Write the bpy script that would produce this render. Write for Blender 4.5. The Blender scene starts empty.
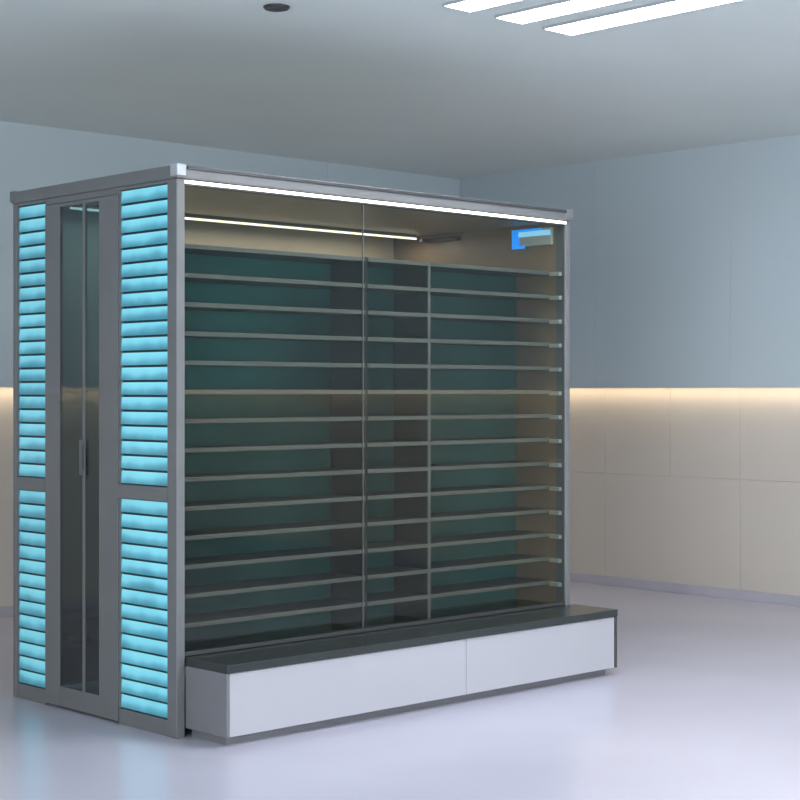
import bpy, bmesh, math
from mathutils import Vector
C = bpy.context.scene.collection
sc = bpy.context.scene
sc.view_settings.view_transform = 'Standard'

def lin(c):
    return tuple((v/255/12.92 if v/255 <= 0.04045 else ((v/255+0.055)/1.055)**2.4) for v in c)

def mat(name, rgb, rough=0.5, metal=0.0, noise=0.06, scale=3.0, bump=0.0, spec=0.5, bscale=80):
    m = bpy.data.materials.new(name); m.use_nodes = True
    nt = m.node_tree; b = nt.nodes['Principled BSDF']
    tc = nt.nodes.new('ShaderNodeTexCoord')
    n = nt.nodes.new('ShaderNodeTexNoise'); n.inputs['Scale'].default_value = scale; n.inputs['Detail'].default_value = 2
    nt.links.new(tc.outputs['Object'], n.inputs['Vector'])
    r = nt.nodes.new('ShaderNodeValToRGB')
    c = lin(rgb)
    r.color_ramp.elements[0].position = 0.3; r.color_ramp.elements[1].position = 0.7
    r.color_ramp.elements[0].color = (*[v*(1-noise) for v in c], 1)
    r.color_ramp.elements[1].color = (*[min(1, v*(1+noise)) for v in c], 1)
    nt.links.new(n.outputs['Fac'], r.inputs['Fac']); nt.links.new(r.outputs['Color'], b.inputs['Base Color'])
    b.inputs['Roughness'].default_value = rough; b.inputs['Metallic'].default_value = metal
    b.inputs['Specular IOR Level'].default_value = spec
    if bump:
        n2 = nt.nodes.new('ShaderNodeTexNoise'); n2.inputs['Scale'].default_value = bscale
        nt.links.new(tc.outputs['Object'], n2.inputs['Vector'])
        bp = nt.nodes.new('ShaderNodeBump'); bp.inputs['Strength'].default_value = bump; bp.inputs['Distance'].default_value = 0.002
        nt.links.new(n2.outputs['Fac'], bp.inputs['Height']); nt.links.new(bp.outputs['Normal'], b.inputs['Normal'])
    return m

def emis(name, rgb, strength, base=None):
    m = mat(name, base or rgb, 0.4, 0, 0.02)
    b = m.node_tree.nodes['Principled BSDF']
    b.inputs['Emission Color'].default_value = (*lin(rgb), 1)
    b.inputs['Emission Strength'].default_value = strength
    return m

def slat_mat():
    # cyan slat: shade towards its lower edge and backlit glow painted into colour
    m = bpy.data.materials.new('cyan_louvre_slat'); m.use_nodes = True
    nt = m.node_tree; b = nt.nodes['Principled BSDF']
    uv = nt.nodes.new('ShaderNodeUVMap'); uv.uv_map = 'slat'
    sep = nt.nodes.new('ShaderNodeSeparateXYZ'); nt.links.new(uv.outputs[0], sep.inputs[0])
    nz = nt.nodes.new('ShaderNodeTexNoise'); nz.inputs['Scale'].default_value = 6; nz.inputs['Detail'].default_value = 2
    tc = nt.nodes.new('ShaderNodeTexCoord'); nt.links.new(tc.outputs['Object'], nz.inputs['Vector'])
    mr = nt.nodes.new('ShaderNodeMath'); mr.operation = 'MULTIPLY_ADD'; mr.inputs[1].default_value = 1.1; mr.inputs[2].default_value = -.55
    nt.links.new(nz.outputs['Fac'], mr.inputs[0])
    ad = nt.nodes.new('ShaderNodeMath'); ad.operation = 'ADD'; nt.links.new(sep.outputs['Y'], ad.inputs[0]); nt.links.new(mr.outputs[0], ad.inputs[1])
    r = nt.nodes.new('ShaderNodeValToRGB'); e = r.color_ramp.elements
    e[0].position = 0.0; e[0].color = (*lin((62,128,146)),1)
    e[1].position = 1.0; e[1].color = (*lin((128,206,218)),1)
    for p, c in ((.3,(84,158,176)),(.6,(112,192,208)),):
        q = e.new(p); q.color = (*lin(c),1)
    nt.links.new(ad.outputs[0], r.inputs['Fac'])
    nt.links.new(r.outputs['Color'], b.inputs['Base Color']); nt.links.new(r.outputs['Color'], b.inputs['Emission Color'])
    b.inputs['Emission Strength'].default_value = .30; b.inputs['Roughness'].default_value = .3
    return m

def glass(name, tint, refl=0.05, rough=0.0):
    m = bpy.data.materials.new(name); m.use_nodes = True
    nt = m.node_tree; nt.nodes.clear()
    out = nt.nodes.new('ShaderNodeOutputMaterial'); mix = nt.nodes.new('ShaderNodeMixShader')
    t = nt.nodes.new('ShaderNodeBsdfTransparent'); t.inputs['Color'].default_value = (*tint, 1)
    g = nt.nodes.new('ShaderNodeBsdfGlossy'); g.inputs['Roughness'].default_value = rough
    lw = nt.nodes.new('ShaderNodeLayerWeight'); lw.inputs['Blend'].default_value = 0.5
    p = nt.nodes.new('ShaderNodeMath'); p.operation = 'POWER'; p.inputs[1].default_value = 5
    ma = nt.nodes.new('ShaderNodeMath'); ma.operation = 'MULTIPLY_ADD'; ma.inputs[1].default_value = 0.9-refl; ma.inputs[2].default_value = refl
    nt.links.new(lw.outputs['Facing'], p.inputs[0]); nt.links.new(p.outputs[0], ma.inputs[0]); nt.links.new(ma.outputs[0], mix.inputs[0])
    nt.links.new(t.outputs[0], mix.inputs[1]); nt.links.new(g.outputs[0], mix.inputs[2])
    nt.links.new(mix.outputs[0], out.inputs[0])
    return m

M = dict(
    ceil=mat('ceiling_paint', (212,221,219), 0.7, 0, 0.03, 1.0, bump=0.05),
    upper=mat('upper_wall_lacquer', (180,193,200), 0.45, 0, 0.02, 0.8),
    lower=mat('lower_wall_beige', (188,182,175), 0.5, 0, 0.03, 1.5, bump=0.05),
    seam=mat('seam_backing', (160,160,160), 0.8),
    floor=mat('floor_resin', (178,177,192), 0.22, 0, 0.05, 1.0),
    base=mat('baseboard_paint', (168,166,178), 0.4),
    alu=mat('grey_anodised_aluminium', (108,110,112), 0.45, 0.3, 0.04, 8, bump=0.05),
    alud=mat('dark_aluminium', (66,68,70), 0.4, 0.4, 0.04, 8),
    silver=mat('silver_cap', (168,173,177), 0.35, 0.3),
    shelf=mat('dark_shelf_board', (42,46,46), 0.4, 0.1, 0.05),
    edge=mat('shelf_edge_metal', (122,118,114), 0.45, 0.2, 0.03),
    bracket=mat('bracket_metal', (180,174,166), 0.4, 0.1, 0.03),
    teal=mat('teal_back_panel', (16,104,102), 0.3, 0.0, 0.55, 1.0, spec=.4),
    tan=mat('tan_side_panel', (138,112,90), 0.4, 0, 0.05),
    rear=mat('rear_panel', (184,166,146), 0.4, 0, 0.05),
    deck=mat('dark_deck', (44,50,50), 0.25, 0.1, 0.05),
    seamd=mat('dark_glass_seam', (98,100,100), 0.4),
    brown=mat('brown_fitting', (96,74,58), 0.4),
    drawer=mat('pale_grey_drawer_lacquer', (162,162,169), 0.3, 0, 0.02),
    kick=mat('plinth_grey', (104,105,110), 0.4),
    slatback=mat('grey_slat_backing', (28,54,64), 0.5),
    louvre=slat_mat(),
    led=emis('white_led', (255,250,240), 2.0),
    ledin=emis('warm_inner_led', (255,238,212), 2.5),
    cove=emis('warm_cove_led', (255,230,192), 11.0),
    lamp=emis('ceiling_diffuser', (248,250,255), 25.0),
    blue=emis('blue_bezel', (15,140,245), 1.3),
    screen=emis('pale_screen', (150,215,250), 1.0),
    white=mat('pale_display_face', (206,206,200), 0.4),
    gfront=glass('front_glass', (0.75,0.79,0.77), 0.035),
    gside=glass('side_glass', (0.30,0.46,0.52), 0.10, 0.03),
    chrome=mat('brushed_steel', (110,115,120), 0.35, 0.7),
)

off = {}
def empty(name, loc, label, cat, group=None):
    o = bpy.data.objects.new(name, None); C.objects.link(o); o.location = loc
    o.empty_display_size = 0.2
    o['label'] = label; o['category'] = cat
    if group: o['group'] = group
    off[o] = Vector(loc); return o

def mesh(name, bm, m, parent=None, bevel=0.0, smooth=False):
    o0 = off.get(parent, Vector((0,0,0)))
    for v in bm.verts: v.co -= o0
    bmesh.ops.recalc_face_normals(bm, faces=bm.faces)
    me = bpy.data.meshes.new(name); bm.to_mesh(me); bm.free()
    if smooth:
        for p in me.polygons: p.use_smooth = True
    me.materials.append(m)
    o = bpy.data.objects.new(name, me); C.objects.link(o)
    if parent: o.parent = parent; off[o] = o0
    else: off[o] = Vector((0,0,0))
    if bevel:
        b = o.modifiers.new('bevel', 'BEVEL'); b.width = bevel; b.segments = 2; b.limit_method = 'ANGLE'
    return o

def addbox(bm, x0,x1,y0,y1,z0,z1):
    v = [bm.verts.new(p) for p in ((x0,y0,z0),(x1,y0,z0),(x1,y1,z0),(x0,y1,z0),(x0,y0,z1),(x1,y0,z1),(x1,y1,z1),(x0,y1,z1))]
    for f in ((0,3,2,1),(4,5,6,7),(0,1,5,4),(1,2,6,5),(2,3,7,6),(3,0,4,7)): bm.faces.new([v[i] for i in f])

def box(name, b, m, parent=None, bevel=0.0015):
    bm = bmesh.new()
    for q in (b if isinstance(b[0], (tuple, list)) else [b]): addbox(bm, *q)
    return mesh(name, bm, m, parent, bevel)

def struct(o, label=None):
    o['kind'] = 'structure'
    if label: o['label'] = label; o['category'] = 'room'
    return o

# ------------------------------------------------ room
H = 2.80; WX = 8.35; WY = 8.20; X0 = -2.0; Y0 = -2.0; D = 0.11; CZ = 1.314
struct(box('floor', (X0-.1, WX+.3, Y0-.1, WY+.3, -0.1, 0), M['floor'], None, 0), 'pale lilac glossy resin floor')
struct(box('ceiling', (X0-.1, WX+.3, Y0-.1, WY+.3, H, H+.1), M['ceil'], None, 0), 'plain blue-grey painted ceiling')
wr = struct(box('wall_right', (WX+D+.02, WX+.3, Y0-.1, WY+.3, 0, H), M['seam'], None, 0), 'right wall with pale blue upper panels above glowing cove and beige panels')
wl = struct(box('wall_left', (X0-.1, WX+D+.02, WY+D+.02, WY+.3, 0, H), M['seam'], None, 0), 'left wall behind the cabinet with blue-grey upper panels above glowing cove')
struct(box('wall_near', (X0-.1, WX+D, Y0-.1, Y0, 0, H), M['upper'], None, 0), 'plain wall behind the viewer')
struct(box('wall_far_left', (X0-.1, X0, Y0, WY+D, 0, H), M['upper'], None, 0), 'plain wall at the far left')

def cladding(par, fn, a0, a1, seam0, step, lstep):
    g = 0.0007
    def cuts(st):
        k = math.floor((a0-seam0)/st); s = [a0]
        while seam0+(k+1)*st < a1-0.05:
            k += 1
            if seam0+k*st > a0+0.05: s.append(seam0+k*st)
        return s+[a1]
    c = cuts(step)
    for p, q in zip(c, c[1:]):
        box('upper_panel', fn(p+g, q-g, CZ, H, 0, D+.02), M['upper'], par, .0006)
    c = cuts(lstep)
    for p, q in zip(c, c[1:]):
        box('lower_panel', fn(p+g, q-g+(D if q == a1 else 0), 0.06, 0.74-g, D, D+.02), M['lower'], par, .0006)
    c = cuts(lstep/2)
    for p, q in zip(c, c[1:]):
        box('lower_panel', fn(p+g, q-g+(D if q == a1 else 0), 0.74+g, CZ, D, D+.02), M['lower'], par, .0006)
cladding(wr, lambda a,b,z0,z1,d0,d1: (WX+d0, WX+d1, a, b, z0, z1), Y0, WY, 6.956, 1.07, 1.07)
cladding(wl, lambda a,b,z0,z1,d0,d1: (a, b, WY+d0, WY+d1, z0, z1), X0, WX, 7.1, 30, 1.07)
box('cove_light', (WX+.035, WX+.070, Y0, WY, CZ-.006, CZ-.0005), M['cove'], wr, 0)
box('cove_light', (X0, WX, WY+.035, WY+.070, CZ-.006, CZ-.0005), M['cove'], wl, 0)
box('cove_lip', (WX, WX+.008, Y0, WY, CZ-.008, CZ), M['upper'], wr, 0)
box('cove_lip', (X0, WX, WY, WY+.008, CZ-.008, CZ), M['upper'], wl, 0)
struct(box('baseboard_right', (WX+D-.012, WX+D, Y0, WY+D, 0, .06), M['base'], None, .002), 'low lilac-grey skirting along the right wall')
struct(box('baseboard_left', (X0, WX+D-.012, WY+D-.012, WY+D, 0, .06), M['base'], None, .002), 'low lilac-grey skirting along the left wall')

# ------------------------------------------------ ceiling lights
lab = ['white linear ceiling light, leftmost of the three parallel strips', 'white linear ceiling light in the middle of the three parallel strips',
       'white linear ceiling light, rightmost of the three parallel strips and nearest the right wall']
for (xa, xb), l in zip(((4.525,4.67),(4.82,4.975),(5.115,5.285)), lab):
    t = empty('linear_ceiling_light', ((xa+xb)/2, 3.1, H-.012), l, 'ceiling light', 'linear strips in the ceiling')
    y0, y1 = 1.6, 4.53
    box('frame', [(xa-.006,xa,y0,y1,H-.012,H),(xb,xb+.006,y0,y1,H-.012,H),(xa-.006,xb+.006,y1,y1+.006,H-.012,H),(xa-.006,xb+.006,y0-.006,y0,H-.012,H)], M['silver'], t, 0)
    box('diffuser', (xa, xb, y0, y1, H-.010, H), M['lamp'], t, 0)

def lathe(name, prof, c, m, parent, n=40):
    bm = bmesh.new(); rings = []
    for r, z in prof:
        rings.append([bm.verts.new((c[0]+r*math.cos(2*math.pi*k/n), c[1]+r*math.sin(2*math.pi*k/n), z)) for k in range(n)])
    for a, b in zip(rings, rings[1:]):
        for k in range(n): bm.faces.new((a[k], a[(k+1)%n], b[(k+1)%n], b[k]))
    bm.faces.new(rings[0]); bm.faces.new(rings[-1])
    return mesh(name, bm, m, parent, 0, False)
dl = empty('ceiling_downlight', (4.08,5.02,H-.012), 'small round dark unlit downlight in the ceiling above the cabinet', 'ceiling light')
lathe('trim_ring', [(.040,H-.001),(.052,H-.001),(.052,H-.006),(.046,H-.012),(.040,H-.012)], (4.08,5.02), M['alud'], dl)
lathe('lens', [(.039,H-.0005),(.039,H-.008),(.02,H-.011)], (4.08,5.02), M['deck'], dl)

# added soft fill lights on the unseen side of the room, no windows there
def area(name, loc, target, sx, sy, power, col):
    l = bpy.data.lights.new(name, 'AREA'); l.shape = 'RECTANGLE'; l.size = sx; l.size_y = sy; l.energy = power; l.color = col
    o = bpy.data.objects.new(name, l); C.objects.link(o); o.location = loc
    o.rotation_euler = (Vector(target)-Vector(loc)).to_track_quat('-Z', 'Y').to_euler()
area('side_fill_light', (X0+.05, 2.0, 1.3), (8, 3.0, 2.2), 5, 2.2, 550, (.95,.985,1))
area('near_fill_light', (5.5, Y0+.05, 1.2), (7, 8, 2.3), 5, 2.0, 240, (.95,.985,1))

# ------------------------------------------------ cabinet
AX, BX, AY, BY = 3.55, 5.765, 4.95, 6.12
ZP, ZR0, ZR1 = 0.30, 2.07, 2.12
PW, PD = .038, .06
cab = empty('display_cabinet', ((AX+BX)/2, (AY+BY)/2, 0), 'large grey-framed glass storage cabinet with dark shelves, cyan louvred side and pale drawer base', 'cabinet')
box('roof', [(AX-.005, BX+.005, AY-.01, BY+.005, ZR0, ZR1)], M['alu'], cab, .004)
box('roof_trim', [(AX+.04, BX-.04, AY-.016, AY-.010, ZR1-.016, ZR1-.004)], M['alud'], cab, .001)
box('ceiling_liner', (AX+PW, BX-.04, AY+.032, BY-.03, ZR0-.006, ZR0), M['rear'], cab, 0)
for x, y in ((AX, AY), (BX, AY), (AX, BY), (BX, BY)):
    sx = 1 if x == AX else -1; sy = 1 if y == AY else -1
    xs = sorted((x-sx*.008, x+sx*.034)); ys = sorted((y-sy*.014, y+sy*.030))
    box('corner_cap', (xs[0], xs[1], ys[0], ys[1], ZR0+.008, ZR1+.003), M['silver'] if (x == AX and y == AY) else M['alu'], cab, .003)
for x0, x1, y0, y1 in ((AX,AX+PW,AY,AY+PD),(BX-.03,BX,AY,AY+PD),(AX,AX+PW,BY-.025,BY),(BX-PW,BX,BY-.025,BY)):
    box('post', (x0,x1,y0,y1,0.0, ZR0), M['alu'], cab, .003)
box('lintel', (AX+PW, BX-.03, AY+.004, AY+.03, 2.046, ZR0), M['alud'], cab, .001)
ff = box('led_strip', (AX+PW, BX-.03, AY-.003, AY+.004, 2.053, 2.065), M['led'], cab, .001); ff['label'] = 'bright white front light strip'
rr = box('led_strip', (AX+.12, 5.66, 5.86, 5.872, 2.038, 2.047), M['ledin'], cab, .001); rr['label'] = 'warm inner rear light strip'
# the strip's light output, a real lamp lying along its underside
area('strip_lamp', ((AX+.12+5.66)/2, 5.866, 2.037), ((AX+.12+5.66)/2, 5.866, 0), 1.95, .010, 9, (1,.93,.83))
box('light_rail', (AX+.12, 5.66, 5.863, 5.869, 2.047, ZR0-.006), M['alu'], cab, 0)
box('wiring_cover', [(5.712, 5.74, 5.63, 5.84, 2.024, 2.044),(5.66,5.712,5.82,5.84,2.024,2.044)], M['brown'], cab, .003)
box('glass_pane', (AX+PW, 4.4858, AY+.010, AY+.018, ZP+.015, 2.046), M['gfront'], cab, 0)
box('glass_pane', (4.4882, BX-.03, AY+.010, AY+.018, ZP+.015, 2.046), M['gfront'], cab, 0)
box('glass_joint', (4.4858, 4.4882, AY+.010, AY+.016, ZP+.015, 2.046), M['seamd'], cab, 0)
box('bottom_rail', (AX+PW, BX-.03, AY+.004, AY+.03, ZP, ZP+.015), M['alud'], cab, .001)
box('rear_panel', (AX+PW, BX-PW, BY-.02, BY-.006, .02, ZR0), M['rear'], cab, 0)
box('side_panel', (BX-.025, BX-.008, AY+PD, BY-.025, .02, ZR0), M['tan'], cab, 0)
box('deck', (AX+.03, BX-.03, AY+.03, BY-.03, ZP-.03, ZP), M['deck'], cab, .001)
SY0, SY1 = 5.045, 5.26
bays = ((3.595,4.571),(4.586,4.939),(4.954,5.735))
box('back_panel', (3.595, 5.735, SY1, SY1+.012, ZP, 1.842), M['teal'], cab, 0)
box('divider', (4.571,4.586,SY0,SY1,ZP,1.842), M['shelf'], cab, .001)
d2 = box('divider', (4.939,4.954,SY0+.005,SY1,ZP,1.842), M['shelf'], cab, .001)
box('edge_strip', (4.939,4.954,SY0-.002,SY0+.005,ZP,1.842), M['edge'], d2, 0)
for k in range(14):
    z = 1.838-k*.1103
    for a, b in bays:
        s = box('shelf', (a, b, SY0+.006, SY1, z-.014, z), M['shelf'], cab, 0)
        box('edge_strip', (a, b, SY0-.004, SY0+.006, z-.015, z+.002), M['edge'], s, .001)
        if b > 5.7:
            box('bracket', (b-.022, b, AY+.024, SY0-.012, z-.022, z-.004), M['bracket'], s, .001)
cd = box('control_display', (5.722, 5.74, 5.03, 5.27, 1.965, 2.045), M['white'], cab, .002)
box('bezel', [(5.716,5.722,5.228,5.27,1.955,2.045),(5.716,5.722,5.09,5.228,2.033,2.045),(5.716,5.722,5.19,5.228,1.955,1.968)], M['blue'], cd, 0)
box('screen', (5.717,5.722,5.03,5.228,2.010,2.033), M['screen'], cd, 0)
RT, RB = 2.058, .06
ML0, ML1 = .872, .925
def side_panel_louvre(y0, y1):
    f = box('louvre_frame', [(AX+.004,AX+.034,y0,y1,RT,ZR0),(AX+.004,AX+.034,y0,y1,.0,RB),(AX-.002,AX+.034,y0,y1,ML0,ML1),
                             (AX+.006,AX+.034,y0,y0+.005,RB,RT),(AX+.006,AX+.034,y1-.005,y1,RB,RT)], M['alu'], cab, .001)
    for za, zb in ((ML1, RT), (RB, ML0)):
        n = round((zb-za)/.0575); p = (zb-za)/n
        bm = bmesh.new(); uvl = bm.loops.layers.uv.new('slat')
        for k in range(n):
            zc = za+(k+.5)*p; h = p*.84
            S = 6; prof = []
            for i in range(S+1):
                t = i/S-.5
                prof.append((AX+.013 + t*0.004, zc+t*h, i/S))
            vs = [[(bm.verts.new((x+dx, y, z)), u) for (x, z, u) in prof] for dx, y in ((0,y0+.005),(0,y1-.005),(.004,y0+.005),(.004,y1-.005))]
            def face(l):
                fc = bm.faces.new([v for v, u in l])
                for lp, (v, u) in zip(fc.loops, l): lp[uvl].uv = (.5, u)
            for i in range(S):
                face((vs[0][i],vs[1][i],vs[1][i+1],vs[0][i+1])); face((vs[2][i],vs[2][i+1],vs[3][i+1],vs[3][i]))
            face((vs[0][0],vs[2][0],vs[3][0],vs[1][0])); face((vs[0][S],vs[1][S],vs[3][S],vs[2][S]))
            for q in (0,1):
                for i in range(S): face((vs[q][i],vs[q][i+1],vs[q+2][i+1],vs[q+2][i]))
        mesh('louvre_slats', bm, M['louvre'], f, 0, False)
    box('louvre_backing', (AX+.024, AX+.030, y0, y1, RB, RT), M['slatback'], f, 0)
side_panel_louvre(AY+PD, 5.335)
side_panel_louvre(5.867, BY-.025)
box('door_lintel', (AX+.004,AX+.034,5.335,5.867,2.045,ZR0), M['alu'], cab, .001)
for a, b, inner in ((5.337,5.578,'hi'),(5.581,5.865,'lo')):
    if inner == 'hi': st = (a, a+.130); mul = (b-.008, b)
    else: st = (b-.110, b); mul = (a, a+.008)
    ya, yb = min(st[1],mul[1]), max(st[0],mul[0])
    d = box('door', [(AX,AX+.016,st[0],st[1],.01,2.042),(AX+.002,AX+.012,mul[0],mul[1],.01,2.042),
                     (AX+.002,AX+.016,ya,yb,2.028,2.042),(AX+.002,AX+.016,ya,yb,.01,.09)], M['alu'], cab, .001)
    box('glass_pane', (AX+.004, AX+.009, ya, yb, .09, 2.028), M['gside'], d, 0)
    yc = (mul[0]+mul[1])/2
    box('handle', [(AX-.014,AX-.009,yc-.0025,yc+.0025,.95,1.09),(AX-.010,AX+.004,yc-.0025,yc+.0025,.97,.978),(AX-.010,AX+.004,yc-.0025,yc+.0025,1.062,1.07)], M['chrome'], d, .001)
PX0, PX1, PY0 = AX+.04, 5.80, 4.70
pl = box('plinth', [(PX0+.01, PX1-.01, PY0+.035, AY-.001, .05, ZP-.03), (PX0+.03, PX1-.03, PY0+.045, AY-.001, 0, .05)], M['kick'], cab, 0)
box('plinth_top', (PX0, PX1, PY0-.004, AY+.004, ZP-.034, ZP-.002), M['deck'], pl, .003)
box('end_trim', (PX1-.014, PX1, PY0, AY, .035, ZP-.034), M['alud'], pl, .002)
box('end_trim', (PX0, PX0+.014, PY0, AY, .035, ZP-.034), M['kick'], pl, .002)
box('drawer', (PX0+.016, 4.8255, PY0+.004, PY0+.034, .035, ZP-.036), M['drawer'], pl, .002)
box('drawer', (4.8285, PX1-.016, PY0+.004, PY0+.034, .035, ZP-.036), M['drawer'], pl, .002)

# ------------------------------------------------ world, camera
w = bpy.data.worlds.new('world'); sc.world = w; w.use_nodes = True
w.node_tree.nodes['Background'].inputs[0].default_value = (.5,.6,.7,1); w.node_tree.nodes['Background'].inputs[1].default_value = .3
cam = bpy.data.cameras.new('camera'); co = bpy.data.objects.new('camera', cam); C.objects.link(co)
co.location = (0,0,1.28); co.rotation_euler = (math.pi/2, 0, math.atan2(-.687,.726))
cam.sensor_width = 36; cam.lens = 36*1637/800; cam.shift_y = -.01; cam.clip_start = .05
sc.camera = co
